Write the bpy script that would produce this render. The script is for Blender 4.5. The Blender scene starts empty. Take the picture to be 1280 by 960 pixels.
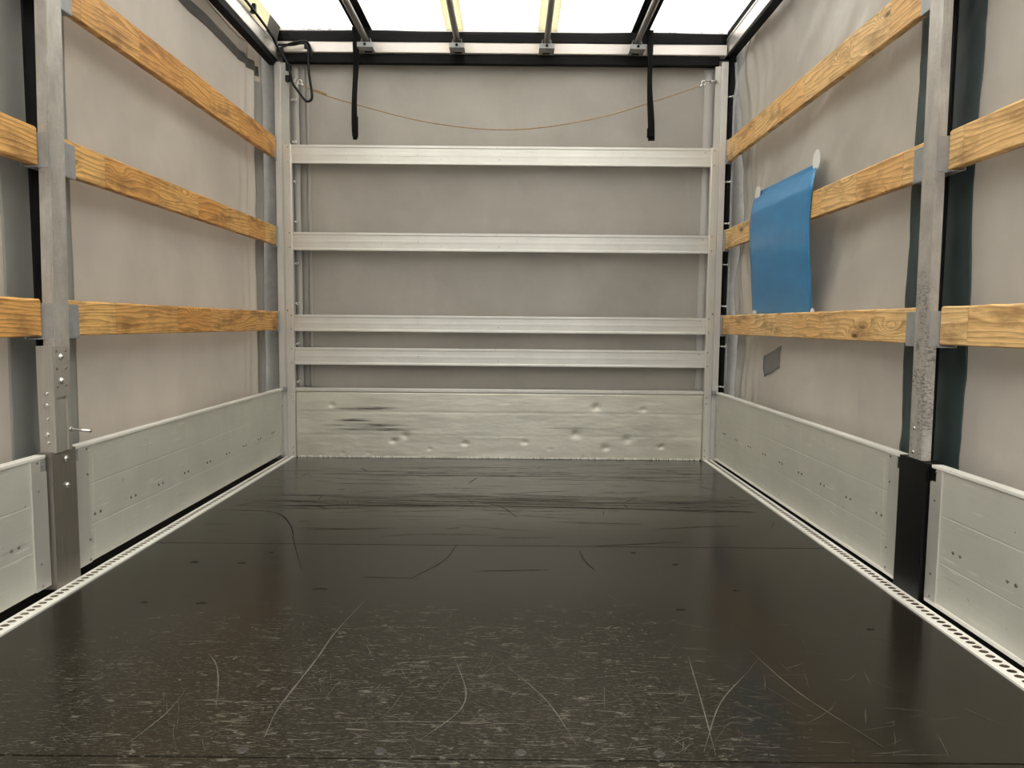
import bpy, bmesh, math, random
from mathutils import Vector, Matrix, noise
random.seed(7)
S = bpy.context.scene
COL = S.collection
PI = math.pi

# ---------------------------------------------------------------- camera
F_PX, PITCH, ROLL = 900.0, 0.0830024, 0.008947
CAM = Vector((0.07273, 0.0, 0.79049))
def pix_dir(px, py):
    X = (px - 640) / F_PX; Y = (py - 480) / F_PX
    c, s = math.cos(-ROLL), math.sin(-ROLL); X, Y = c*X - s*Y, s*X + c*Y
    c, s = math.cos(-PITCH), math.sin(-PITCH)
    return Vector((X, c*1 - s*(-Y), s*1 + c*(-Y)))
def on_x(px, py, x):
    d = pix_dir(px, py); return CAM + d * ((x - CAM.x) / d.x)
cd = bpy.data.cameras.new('camera'); cam = bpy.data.objects.new('camera', cd); COL.objects.link(cam)
cd.sensor_width = 36; cd.lens = F_PX / 1280 * 36; cd.clip_start = 0.02
fwd = pix_dir(640, 480).normalized()
rgt = (pix_dir(1640, 480) - pix_dir(640, 480)).normalized()
up = rgt.cross(fwd).normalized()
m3 = Matrix((rgt, up, -fwd)).transposed()
cam.matrix_world = Matrix.Translation(CAM) @ m3.to_4x4()
S.camera = cam

# ---------------------------------------------------------------- world: overcast daylight
W = bpy.data.worlds.new('overcast_sky'); S.world = W; W.use_nodes = True
wn = W.node_tree.nodes; wl = W.node_tree.links; wn.clear()
wo = wn.new('ShaderNodeOutputWorld'); wb = wn.new('ShaderNodeBackground')
tc = wn.new('ShaderNodeTexCoord'); sp = wn.new('ShaderNodeSeparateXYZ'); rp = wn.new('ShaderNodeValToRGB')
wl.new(tc.outputs['Generated'], sp.inputs[0]); wl.new(sp.outputs['Z'], rp.inputs[0])
rp.color_ramp.elements[0].position = 0.14; rp.color_ramp.elements[0].color = (0.11, 0.11, 0.11, 1)
rp.color_ramp.elements[1].position = 0.8; rp.color_ramp.elements[1].color = (1.0, 0.985, 0.95, 1)
wl.new(rp.outputs[0], wb.inputs[0]); wb.inputs[1].default_value = 5.0
wl.new(wb.outputs[0], wo.inputs[0])
S.view_settings.view_transform = 'Standard'; S.view_settings.look = 'None'
S.view_settings.exposure = 0.52; S.view_settings.gamma = 1.0; S.view_settings.use_curve_mapping = False
S.cycles.max_bounces = 10; S.cycles.diffuse_bounces = 6; S.cycles.glossy_bounces = 5
S.cycles.sample_clamp_indirect = 8.0

# ---------------------------------------------------------------- helpers
class MB:
    def __init__(s): s.bm = bmesh.new()
    def box(s, x0, x1, y0, y1, z0, z1, bev=0.0, shear=None):
        if x0 > x1: x0, x1 = x1, x0
        if y0 > y1: y0, y1 = y1, y0
        r = bmesh.ops.create_cube(s.bm, size=1.0)
        vs = r['verts']
        for v in vs:
            v.co = Vector(((x0+x1)/2 + v.co.x*(x1-x0), (y0+y1)/2 + v.co.y*(y1-y0), (z0+z1)/2 + v.co.z*(z1-z0)))
        if bev > 0:
            es = list({e for v in vs for e in v.link_edges})
            bmesh.ops.bevel(s.bm, geom=es, offset=bev, segments=2, affect='EDGES', profile=0.7)
        return s
    def prism(s, pts, axis, a0, a1):
        """pts: 2D polygon; axis 'x','y','z' is the extrusion direction"""
        def mk(p, a):
            if axis == 'x': return (a, p[0], p[1])
            if axis == 'y': return (p[0], a, p[1])
            return (p[0], p[1], a)
        A = [s.bm.verts.new(mk(p, a0)) for p in pts]; B = [s.bm.verts.new(mk(p, a1)) for p in pts]
        n = len(pts)
        s.bm.faces.new(A); s.bm.faces.new(B)
        for i in range(n): s.bm.faces.new((A[i], A[(i+1) % n], B[(i+1) % n], B[i]))
        return s
    def cyl(s, p0, p1, r0, r1=None, n=16):
        p0, p1 = Vector(p0), Vector(p1); r1 = r0 if r1 is None else r1
        d = (p1 - p0).normalized(); a = d.orthogonal().normalized(); b = d.cross(a)
        A = []; B = []
        for i in range(n):
            t = 2*PI*i/n; o = a*math.cos(t) + b*math.sin(t)
            A.append(s.bm.verts.new(p0 + o*r0)); B.append(s.bm.verts.new(p1 + o*r1))
        s.bm.faces.new(A[::-1]); s.bm.faces.new(B)
        for i in range(n): s.bm.faces.new((A[i], A[(i+1) % n], B[(i+1) % n], B[i]))
        return s
    def dome(s, p, d, r, h, n=12, rings=3):
        p, d = Vector(p), Vector(d).normalized(); a = d.orthogonal().normalized(); b = d.cross(a)
        prev = None
        for k in range(rings+1):
            t = PI/2*k/rings; rr = r*math.cos(t); hh = h*math.sin(t)
            if k == rings:
                top = s.bm.verts.new(p + d*hh)
                for i in range(n): s.bm.faces.new((prev[i], prev[(i+1) % n], top))
            else:
                ring = [s.bm.verts.new(p + d*hh + (a*math.cos(2*PI*i/n) + b*math.sin(2*PI*i/n))*rr) for i in range(n)]
                if prev:
                    for i in range(n): s.bm.faces.new((prev[i], prev[(i+1) % n], ring[(i+1) % n], ring[i]))
                else: s.bm.faces.new(ring[::-1])
                prev = ring
        return s
    def tube(s, path, r, n=8):
        path = [Vector(p) for p in path]; prev = None; ref = None
        for i, p in enumerate(path):
            d = (path[min(i+1, len(path)-1)] - path[max(i-1, 0)]).normalized()
            if ref is None: ref = d.orthogonal().normalized()
            a = (ref - d*ref.dot(d)).normalized(); ref = a; b = d.cross(a)
            rr = r(i/(len(path)-1)) if callable(r) else r
            ring = [s.bm.verts.new(p + (a*math.cos(2*PI*k/n) + b*math.sin(2*PI*k/n))*rr) for k in range(n)]
            if prev:
                for k in range(n): s.bm.faces.new((prev[k], prev[(k+1) % n], ring[(k+1) % n], ring[k]))
            else: s.bm.faces.new(ring[::-1])
            prev = ring
        s.bm.faces.new(prev)
        return s
    def torus(s, c, nrm, R, r, n=20, m=8):
        c, d = Vector(c), Vector(nrm).normalized(); a = d.orthogonal().normalized(); b = d.cross(a)
        rings = []
        for i in range(n):
            t = 2*PI*i/n; o = a*math.cos(t) + b*math.sin(t)
            rings.append([s.bm.verts.new(c + o*(R + r*math.cos(2*PI*k/m)) + d*r*math.sin(2*PI*k/m)) for k in range(m)])
        for i in range(n):
            for k in range(m):
                s.bm.faces.new((rings[i][k], rings[(i+1) % n][k], rings[(i+1) % n][(k+1) % m], rings[i][(k+1) % m]))
        return s
    def grid(s, fn, nu, nv, solid=0.0, nrm=(0, 0, 1)):
        """fn(u,v)->point; with solid>0 a second skin is added at that distance along nrm"""
        V = [[s.bm.verts.new(fn(i/nu, j/nv)) for j in range(nv+1)] for i in range(nu+1)]
        for i in range(nu):
            for j in range(nv): s.bm.faces.new((V[i][j], V[i+1][j], V[i+1][j+1], V[i][j+1]))
        if solid:
            n = Vector(nrm)*solid
            U = [[s.bm.verts.new(V[i][j].co + n) for j in range(nv+1)] for i in range(nu+1)]
            for i in range(nu):
                for j in range(nv): s.bm.faces.new((U[i][j], U[i][j+1], U[i+1][j+1], U[i+1][j]))
            for i in range(nu):
                s.bm.faces.new((V[i][0], U[i][0], U[i+1][0], V[i+1][0])); s.bm.faces.new((V[i][nv], V[i+1][nv], U[i+1][nv], U[i][nv]))
            for j in range(nv):
                s.bm.faces.new((V[0][j], V[0][j+1], U[0][j+1], U[0][j])); s.bm.faces.new((V[nu][j], U[nu][j], U[nu][j+1], V[nu][j+1]))
        return s
    def shear_y(s, fn):
        for v in s.bm.verts: v.co.y += fn(v.co.z)
        return s
    def build(s, name, mat, parent=None, smooth=False, label=None):
        bmesh.ops.recalc_face_normals(s.bm, faces=s.bm.faces)
        org = Vector((0, 0, 0))
        if parent is not None: org = world_loc(parent)
        else:
            xs = [v.co.x for v in s.bm.verts]; ys = [v.co.y for v in s.bm.verts]; zs = [v.co.z for v in s.bm.verts]
            org = Vector(((min(xs)+max(xs))/2, (min(ys)+max(ys))/2, min(zs)))
        for v in s.bm.verts: v.co -= org
        me = bpy.data.meshes.new(name); s.bm.to_mesh(me); s.bm.free()
        me.materials.append(mat)
        if smooth:
            for p in me.polygons: p.use_smooth = True
        o = bpy.data.objects.new(name, me); COL.objects.link(o)
        if parent is not None: o.parent = parent
        else: o.location = org
        if label: o['label'] = label
        return o
def world_loc(o):
    l = Vector(o.location)
    while o.parent: o = o.parent; l += Vector(o.location)
    return l
def tag(o, label, cat, group=None):
    o['label'] = label; o['category'] = cat
    if group: o['group'] = group
    return o
def thing(name, loc, label, cat, group=None):
    o = bpy.data.objects.new(name, None); COL.objects.link(o); o.location = loc; o.empty_display_size = 0.05
    return tag(o, label, cat, group)
def struct(o): o['kind'] = 'structure'; return o
def copy_tree(o, parent=None):
    c = o.copy(); COL.objects.link(c); c.parent = parent
    for ch in [k for k in list(bpy.data.objects) if k.parent == o]: copy_tree(ch, c)
    return c
def spl(pts, n=12):
    P = [Vector(p) for p in pts]; P = [P[0]*2-P[1]] + P + [P[-1]*2-P[-2]]; out = []
    for i in range(1, len(P)-2):
        for k in range(n):
            t = k/n; a, b, c, d = P[i-1], P[i], P[i+1], P[i+2]
            out.append(0.5*((2*b) + (c-a)*t + (2*a-5*b+4*c-d)*t*t + (3*b-a-3*c+d)*t**3))
    out.append(P[-2]); return out

# ---------------------------------------------------------------- materials
class NT:
    def __init__(s, name):
        s.m = bpy.data.materials.new(name); s.m.use_nodes = True; s.t = s.m.node_tree; s.t.nodes.clear()
        s.out = s.n('ShaderNodeOutputMaterial'); s.co = s.n('ShaderNodeTexCoord').outputs['Object']
    def n(s, typ, **kw):
        o = s.t.nodes.new(typ)
        for k, v in kw.items(): setattr(o, k, v)
        return o
    def set(s, sock, v):
        if isinstance(v, bpy.types.NodeSocket): s.t.links.new(v, sock)
        else:
            if hasattr(sock.default_value, '__len__') and not isinstance(v, (int, float)) and len(v) == 3 and len(sock.default_value) == 4: v = (*v, 1)
            sock.default_value = v
    def map(s, scale=(1, 1, 1), loc=(0, 0, 0), rot=(0, 0, 0), vec=None):
        m = s.n('ShaderNodeMapping'); s.set(m.inputs[0], vec or s.co); m.inputs['Scale'].default_value = scale
        s.set(m.inputs['Location'], loc); m.inputs['Rotation'].default_value = rot; return m.outputs[0]
    def noise(s, vec, scale=5, detail=4, rough=.55, dist=0.0):
        o = s.n('ShaderNodeTexNoise'); s.set(o.inputs['Vector'], vec); o.inputs['Scale'].default_value = scale
        o.inputs['Detail'].default_value = detail; o.inputs['Roughness'].default_value = rough; o.inputs['Distortion'].default_value = dist
        return o.outputs[0]
    def ramp(s, v, *stops, interp='LINEAR'):
        r = s.n('ShaderNodeValToRGB'); s.set(r.inputs[0], v); e = r.color_ramp.elements; r.color_ramp.interpolation = interp
        while len(e) > len(stops): e.remove(e[-1])
        while len(e) < len(stops): e.new(0.5)
        for i, (p, c) in enumerate(stops):
            e[i].position = p; e[i].color = (c, c, c, 1) if isinstance(c, (int, float)) else (*c, 1)
        return r.outputs[0]
    def mix(s, f, a, b, mode='MIX'):
        o = s.n('ShaderNodeMix', data_type='RGBA', blend_type=mode); s.set(o.inputs[0], f)
        for k, v in ((6, a), (7, b)):
            s.set(o.inputs[k], v if isinstance(v, bpy.types.NodeSocket) else ((v, v, v, 1) if isinstance(v, (int, float)) else (*v, 1)))
        return o.outputs[2]
    def math(s, op, a, b=0.0, c=0.0):
        o = s.n('ShaderNodeMath', operation=op); s.set(o.inputs[0], a); s.set(o.inputs[1], b); s.set(o.inputs[2], c); return o.outputs[0]
    def bump(s, h, strength=.2, dist=.01, nrm=None):
        b = s.n('ShaderNodeBump'); s.set(b.inputs['Height'], h); b.inputs['Strength'].default_value = strength; b.inputs['Distance'].default_value = dist
        if nrm: s.set(b.inputs['Normal'], nrm)
        return b.outputs[0]
    def pbsdf(s, color, rough=.5, metal=0.0, nrm=None, spec=.5, coat=0.0):
        p = s.n('ShaderNodeBsdfPrincipled'); s.set(p.inputs['Base Color'], color); s.set(p.inputs['Roughness'], rough); s.set(p.inputs['Metallic'], metal)
        s.set(p.inputs['Specular IOR Level'], spec); p.inputs['Coat Weight'].default_value = coat
        if nrm: s.set(p.inputs['Normal'], nrm)
        return p.outputs[0]
    def done(s, sh): s.t.links.new(sh, s.out.inputs[0]); return s.m

def m_plain(name, col, rough=.5, metal=0.0, spec=.5, var=.12, sc=30):
    t = NT(name); n = t.noise(t.co, sc, 4)
    c = t.mix(t.ramp(n, (.3, 0.0), (.75, 1.0)), tuple(x*(1-var) for x in col), tuple(min(1, x*(1+var)) for x in col))
    return t.done(t.pbsdf(c, rough, metal, t.bump(n, .05, .002), spec))
def m_alu(name, col, rough=.38, metal=.75, axis='y', wear=.5, dark=(.08, .075, .07), streak=.06, pale=0.0):
    """drawn aluminium: fine lines along `axis`, dull blotches and small dark nicks"""
    t = NT(name)
    sc = {'x': (1.2, 90, 90), 'y': (90, 1.2, 90), 'z': (90, 90, 1.2)}[axis]
    ln = t.noise(t.map(sc), 4, 3, .6)
    bl = t.noise(t.co, 3.5, 5, .6)
    c = t.mix(t.ramp(bl, (.3, 0.0), (.72, 1.0)), tuple(x*.9 for x in col), tuple(min(1, x*1.06) for x in col))
    c = t.mix(t.math('MULTIPLY', t.ramp(ln, (.35, 1.0), (.65, 0.0)), streak*3), c, tuple(x*.7 for x in col))
    nk = t.noise(t.map((60, 60, 60), (3, 1, 7)), 1.0, 2, .5)
    sc2 = {'x': (3, 70, 70), 'y': (70, 3, 70), 'z': (70, 70, 3)}[axis]
    nk2 = t.noise(t.map(sc2, (9, 2, 4)), 1.0, 3, .5)
    k = t.math('MAXIMUM', t.ramp(nk, (.745, 0.0), (.77, 1.0)), t.math('MULTIPLY', t.ramp(nk2, (.70, 0.0), (.78, 1.0)), .6))
    c = t.mix(t.math('MULTIPLY', k, wear), c, dark)
    if pale:
        vs = t.noise(t.map((1, 55, 1.3), (3, 8, 2)), 1.0, 3, .6); hs = t.noise(t.map((1, 5, 90), (5, 2, 6), (.06, 0, 0)), 1.0, 4, .6); ms = t.noise(t.map((1, 2, 5)), 2.0, 4, .6)
        pk = t.math('MAXIMUM', t.math('MULTIPLY', t.math('MULTIPLY', t.ramp(vs, (.62, 0.0), (.72, 1.0)), t.ramp(ms, (.42, 0.0), (.62, 1.0))), .7), t.math('MULTIPLY', t.ramp(hs, (.61, 0.0), (.66, 1.0)), t.ramp(ms, (.45, 0.0), (.6, 1.0))))
        c = t.mix(t.math('MULTIPLY', pk, pale), c, (.86, .85, .78))
    r = t.math('ADD', t.math('MULTIPLY', bl, .22), rough-.11)
    return t.done(t.pbsdf(c, r, metal, t.bump(ln, .08, .002)))
def m_tarp(name, col, trans=.12, rough=.5, sheen_sc=1.0, warm=None):
    t = NT(name)
    w = t.noise(t.map((1, 1, 1)), 260, 2, .5); bl = t.noise(t.co, 1.7, 5, .62)
    st = t.noise(t.map((9, 1.2, 1.2), rot=(.5, 0, 0)), 2.2, 5, .6)
    sc = t.noise(t.map((1, 34, 3), rot=(.75, 0, 0)), 2.0, 3, .5)
    c = t.mix(t.ramp(bl, (.3, 0.0), (.72, 1.0)), tuple(x*.88 for x in col), tuple(min(1, x*1.07) for x in col))
    c = t.mix(t.math('MULTIPLY', t.ramp(st, (.62, 0.0), (.8, 1.0)), .16), c, (.72, .69, .62))
    c = t.mix(t.math('MULTIPLY', t.ramp(sc, (.73, 0.0), (.78, 1.0)), .30), c, (.75, .73, .68))
    nrm = t.bump(w, .2, .0015, t.bump(bl, .45, .02))
    p = t.pbsdf(c, rough, 0, nrm, .4)
    tr = t.n('ShaderNodeBsdfTranslucent'); t.set(tr.inputs[0], c)
    mx = t.n('ShaderNodeMixShader'); mx.inputs[0].default_value = trans
    t.t.links.new(p, mx.inputs[1]); t.t.links.new(tr.outputs[0], mx.inputs[2])
    return t.done(mx.outputs[0])
def m_roof():
    t = NT('roof_sheet_white')
    bl = t.noise(t.co, 1.1, 3, .5); fine = t.noise(t.co, 46, 5, .7)
    mask = t.math('MULTIPLY', t.ramp(bl, (.52, 0.0), (.66, 1.0)), t.ramp(fine, (.5, 0.0), (.62, 1.0)))
    c = t.mix(t.math('MULTIPLY', mask, .9), (.93, .93, .92), (.10, .055, .04))
    d = t.n('ShaderNodeBsdfDiffuse'); t.set(d.inputs[0], c); tr = t.n('ShaderNodeBsdfTranslucent'); t.set(tr.inputs[0], c)
    mx = t.n('ShaderNodeMixShader'); mx.inputs[0].default_value = .68
    t.t.links.new(d.outputs[0], mx.inputs[1]); t.t.links.new(tr.outputs[0], mx.inputs[2])
    return t.done(mx.outputs[0])
def m_band(name, col, tr_w):
    t = NT(name); fine = t.noise(t.co, 60, 4, .6)
    c = t.mix(t.ramp(fine, (.45, 0.0), (.7, .6)), col, tuple(x*.8 for x in col))
    d = t.n('ShaderNodeBsdfDiffuse'); t.set(d.inputs[0], c); tr = t.n('ShaderNodeBsdfTranslucent'); t.set(tr.inputs[0], c)
    mx = t.n('ShaderNodeMixShader'); mx.inputs[0].default_value = tr_w
    t.t.links.new(d.outputs[0], mx.inputs[1]); t.t.links.new(tr.outputs[0], mx.inputs[2])
    return t.done(mx.outputs[0])
def m_wood(name, light, mid, dark):
    """finger-jointed softwood: blocks of differing tone along y, grain and knots bent round them"""
    t = NT(name)
    rnd = t.n('ShaderNodeObjectInfo').outputs['Random']
    off = t.n('ShaderNodeCombineXYZ'); t.set(off.inputs[0], t.math('MULTIPLY', rnd, 13.0)); t.set(off.inputs[1], t.math('MULTIPLY', rnd, 37.0)); t.set(off.inputs[2], t.math('MULTIPLY', rnd, 5.0))
    base = t.map((1, 1, 1), off.outputs[0])
    sep = t.n('ShaderNodeSeparateXYZ'); t.set(sep.inputs[0], base)
    v1 = t.n('ShaderNodeTexVoronoi', voronoi_dimensions='1D'); t.set(v1.inputs['W'], sep.outputs['Y']); v1.inputs['Scale'].default_value = 3.2
    seg = v1.outputs['Color']
    sg = t.n('ShaderNodeSeparateColor'); t.set(sg.inputs[0], seg)
    # shift the pattern per block
    cmb = t.n('ShaderNodeCombineXYZ'); t.set(cmb.inputs[2], t.math('MULTIPLY', sg.outputs[1], 3.0)); t.set(cmb.inputs[0], t.math('MULTIPLY', sg.outputs[2], 2.0))
    vadd = t.n('ShaderNodeVectorMath', operation='ADD'); t.set(vadd.inputs[0], base); t.set(vadd.inputs[1], cmb.outputs[0])
    P = vadd.outputs[0]
    # knots
    kn = t.n('ShaderNodeTexVoronoi'); t.set(kn.inputs['Vector'], t.map((4, 3.4, 9), vec=P)); kn.inputs['Scale'].default_value = 1.0; kn.inputs['Randomness'].default_value = 1.0
    kd = kn.outputs['Distance']
    swirl = t.math('MULTIPLY', t.ramp(kd, (0.0, 1.0), (.36, 0.0), interp='EASE'), .06)
    sp2 = t.n('ShaderNodeSeparateXYZ'); t.set(sp2.inputs[0], P)
    cz = t.n('ShaderNodeCombineXYZ'); t.set(cz.inputs[0], sp2.outputs[0]); t.set(cz.inputs[1], sp2.outputs[1]); t.set(cz.inputs[2], t.math('ADD', sp2.outputs[2], swirl))
    warp = t.noise(t.map((2, .8, 5), vec=cz.outputs[0]), 1.6, 2, .5)
    h = t.math('ADD', t.math('MULTIPLY', t.n('ShaderNodeSeparateXYZ').outputs[2], 0.0), 0.0)
    g = t.math('MULTIPLY_ADD', warp, 9.0, t.math('MULTIPLY', t.math('ADD', sp2.outputs[2], swirl), 62.0))
    ring = t.math('FRACT', g)
    ringc = t.ramp(ring, (0.0, 0.0), (.55, .35), (.88, 1.0), (1.0, 0.0))
    fine = t.noise(t.map((40, 5, 190), vec=P), 2.0, 4, .7)
    c = t.mix(sg.outputs[0], light, mid)
    c = t.mix(t.math('MULTIPLY', ringc, .62), c, dark)
    c = t.mix(t.math('MULTIPLY', t.ramp(fine, (.45, 0.0), (.7, 1.0)), .55), c, tuple(x*.7 for x in dark))
    c = t.mix(t.ramp(kd, (.045, 1.0), (.11, 0.0)), c, tuple(x*.35 for x in dark))
    dirt = t.noise(t.map((1, 2, 6)), 2.6, 5, .65)
    c = t.mix(t.math('MULTIPLY', t.ramp(dirt, (.50, 0.0), (.68, 1.0)), .55), c, tuple(x*.5 for x in dark))
    # thin dark line where two blocks are jointed
    vd = t.n('ShaderNodeTexVoronoi', voronoi_dimensions='1D', feature='DISTANCE_TO_EDGE'); t.set(vd.inputs['W'], sep.outputs['Y']); vd.inputs['Scale'].default_value = 3.2
    c = t.mix(t.math('MULTIPLY', t.ramp(vd.outputs['Distance'], (.003, 1.0), (.009, 0.0)), .22), c, tuple(x*.5 for x in dark))
    return t.done(t.pbsdf(c, .55, 0, t.bump(t.math('ADD', fine, t.math('MULTIPLY', ringc, .4)), .25, .002), .35))
def lines(t, rot, sc, width, thr, mask_sc, seed):
    """long thin wandering scratches: the zero line of a stretched noise, broken up by a mask"""
    nz = t.noise(t.map(sc, (seed*3.1, seed*1.7, seed), (0, 0, rot)), 1.0, 2, .55)
    l = t.ramp(t.math('ABSOLUTE', t.math('SUBTRACT', nz, .5)), (0.0, 1.0), (width, 0.0))
    mk = t.ramp(t.noise(t.map((1, 1, 1), (seed*5, seed, 1)), mask_sc, 5, .7), (thr, 0.0), (thr+.05, 1.0))
    return t.math('MULTIPLY', l, mk)
def m_floor():
    t = NT('phenolic_plywood_black')
    sep = t.n('ShaderNodeSeparateXYZ'); geo = t.n('ShaderNodeNewGeometry'); t.set(sep.inputs[0], geo.outputs['Position'])
    t.co = geo.outputs['Position']
    X, Y = sep.outputs['X'], sep.outputs['Y']
    fine = t.noise(t.map((1, 1, 1)), 320, 2, .6)
    weave = t.noise(t.map((60, 240, 1)), 2, 2, .6)
    bl = t.noise(t.map((1, 1, 1)), 2.0, 5, .6)
    s = None
    for i, (rot, sc, w, thr, ms) in enumerate([(0.05, (1.6, 22, 1), .009, .54, 9), (0.3, (3.5, 26, 1), .010, .55, 12), (1.15, (2, 22, 1), .010, .55, 10), (2.1, (2, 24, 1), .010, .56, 11), (0.75, (5, 40, 1), .012, .54, 14), (2.7, (5, 44, 1), .014, .53, 14), (1.6, (8, 50, 1), .012, .56, 16)]):
        l = lines(t, rot, sc, w, thr, ms, 1.3+i)
        s = l if s is None else t.math('MAXIMUM', s, l)
    # the worn zone: middle and rear part of the floor
    zone = t.math('MULTIPLY', t.ramp(t.math('ABSOLUTE', t.math('ADD', X, t.math('MULTIPLY', bl, .5))), (.55, 1.0), (1.15, .12)), t.ramp(t.math('ADD', t.math('MULTIPLY', Y, .25), t.math('MULTIPLY', bl, .12)), (.44, 1.0), (.58, .22)))
    dust = t.noise(t.map((1, 3.5, 1), (4, 4, 0)), 60, 6, .8)
    dustm = t.math('MULTIPLY', t.ramp(dust, (.52, 0.0), (.66, 1.0)), zone)
    sm = t.math('MULTIPLY', s, zone)
    # long transverse drag marks near the front wall
    dr = t.noise(t.map((1.6, 52, 1), (2, 5, 0)), 1.6, 6, .75)
    band = t.ramp(Y, (0.0, 0.0), (.01, 0.0))
    f1 = t.math('SUBTRACT', 1.0, t.math('MINIMUM', 1.0, t.math('ABSOLUTE', t.math('DIVIDE', t.math('SUBTRACT', Y, 3.16), .22))))
    f2 = t.ramp(t.math('MULTIPLY', Y, .2), (.50, .04), (.80, .42))
    xm = t.ramp(t.math('ABSOLUTE', t.math('ADD', X, -.1)), (.6, 1.0), (1.1, .3))
    drm = t.math('MULTIPLY', t.ramp(dr, (.44, 0.0), (.56, 1.0)), t.math('MULTIPLY', t.math('MAXIMUM', f1, f2), xm))
    base = t.mix(t.ramp(bl, (.3, 0.0), (.7, 1.0)), (.012, .0105, .0075), (.021, .0185, .013))
    c = t.mix(t.math('MULTIPLY', dustm, .5), base, (.085, .078, .060))
    c = t.mix(t.math('MULTIPLY', sm, .6), c, (.17, .16, .125))
    c = t.mix(t.math('MULTIPLY', drm, .85), c, (.008, .007, .006))
    r = t.math('ADD', t.math('ADD', .10, t.math('MULTIPLY', bl, .12)), t.math('MULTIPLY', t.math('MAXIMUM', t.math('MAXIMUM', sm, drm), dustm), .35))
    nrm = t.bump(t.math('ADD', fine, weave), .10, .0008, t.bump(t.math('SUBTRACT', 1.0, t.math('MAXIMUM', sm, drm)), .25, .001))
    p = t.n('ShaderNodeBsdfPrincipled'); t.set(p.inputs['Base Color'], c); t.set(p.inputs['Roughness'], r); t.set(p.inputs['Normal'], nrm)
    p.inputs['Specular IOR Level'].default_value = .27; p.inputs['Specular Tint'].default_value = (1, .90, .76, 1)
    return t.done(p.outputs[0])
def m_scuffed_panel():
    """aluminium sheet with dark horizontal scuff streaks left of centre, light dings at the foot"""
    t = NT('scuffed_aluminium_sheet'); geo = t.n('ShaderNodeNewGeometry'); t.co = geo.outputs['Position']
    sep = t.n('ShaderNodeSeparateXYZ'); t.set(sep.inputs[0], t.co); X, Z = sep.outputs['X'], sep.outputs['Z']
    ln = t.noise(t.map((1.2, 90, 90)), 4, 3, .6); bl = t.noise(t.map((1.4, 1, 5)), 3, 5, .6)
    col = (.74, .715, .61)
    c = t.mix(t.ramp(bl, (.3, 0.0), (.72, 1.0)), tuple(x*.86 for x in col), tuple(x*1.08 for x in col))
    c = t.mix(t.math('MULTIPLY', t.ramp(ln, (.35, 1.0), (.65, 0.0)), .2), c, tuple(x*.7 for x in col))
    def blob(cx, cz, rx, rz):
        a = t.math('DIVIDE', t.math('SUBTRACT', X, cx), rx); b = t.math('DIVIDE', t.math('SUBTRACT', Z, cz), rz)
        d = t.math('ADD', t.math('POWER', t.math('ABSOLUTE', a), 2.0), t.math('POWER', t.math('ABSOLUTE', b), 2.0))
        return t.ramp(d, (.15, 1.0), (1.0, 0.0))
    fi = t.noise(t.map((5, 1, 190), (1, 0, 3)), 1.0, 4, .6)
    m = t.math('MAXIMUM', blob(-.75, .29, .24, .014), t.math('MAXIMUM', blob(-.78, .192, .27, .012), t.math('MAXIMUM', blob(-.70, .168, .29, .013), blob(-.85, .222, .13, .01))))
    m = t.math('MULTIPLY', m, t.ramp(fi, (.40, 0.0), (.56, 1.0)))
    m = t.math('MAXIMUM', m, t.math('MULTIPLY', t.math('MAXIMUM', blob(.52, .185, .42, .006), blob(-.1, .12, .3, .006)), t.math('MULTIPLY', t.ramp(fi, (.45, 0.0), (.6, 1.0)), .7)))
    sc = t.noise(t.map((60, 1, 7), (6, 0, 2), (0, .25, 0)), 1.0, 3, .6)
    m = t.math('MAXIMUM', m, t.math('MULTIPLY', t.ramp(sc, (.69, 0.0), (.75, 1.0)), t.math('MULTIPLY', t.ramp(Z, (.1, 1.0), (.24, .15)), .5)))
    c = t.mix(t.math('MULTIPLY', m, .9), c, (.05, .045, .04))
    return t.done(t.pbsdf(c, t.math('ADD', .30, t.math('MULTIPLY', bl, .2)), .7, t.bump(ln, .08, .002, t.bump(bl, .3, .01))))

def m_post():
    """galvanised post: cloudy grey zinc with dark rubbed patches made of short level dashes"""
    t = NT('worn_galvanised_post')
    cl = t.noise(t.map((9, 9, 5)), 2.2, 5, .65); ln = t.noise(t.map((120, 120, 2)), 2, 3, .6)
    c = t.mix(t.ramp(cl, (.3, 0.0), (.7, 1.0)), (.42, .395, .36), (.66, .63, .575))
    c = t.mix(t.math('MULTIPLY', t.ramp(ln, (.35, 1.0), (.65, 0.0)), .3), c, (.36, .34, .31))
    sep = t.n('ShaderNodeSeparateXYZ'); t.set(sep.inputs[0], t.co)
    side = t.n('ShaderNodeNewGeometry'); sx = t.n('ShaderNodeSeparateXYZ'); t.set(sx.inputs[0], side.outputs['Position'])
    zone = t.ramp(sep.outputs['Z'], (.30, 0.0), (.50, 1.0), (.86, 1.0), (1.0, .18))
    right = t.math('GREATER_THAN', sx.outputs[0], 0.0)
    zone = t.math('MAXIMUM', t.math('MULTIPLY', zone, right), .16)
    dash = t.noise(t.map((70, 75, 210)), 1.0, 4, .7); big = t.noise(t.map((12, 22, 9)), 1.0, 4, .6)
    m = t.math('MULTIPLY', t.math('MULTIPLY', t.ramp(dash, (.46, 0.0), (.60, 1.0)), t.ramp(big, (.44, 0.0), (.56, 1.0))), zone)
    c = t.mix(t.math('MULTIPLY', m, .75), c, (.09, .08, .07))
    return t.done(t.pbsdf(c, t.math('ADD', .34, t.math('MULTIPLY', cl, .2)), .5, t.bump(ln, .1, .002)))

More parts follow.
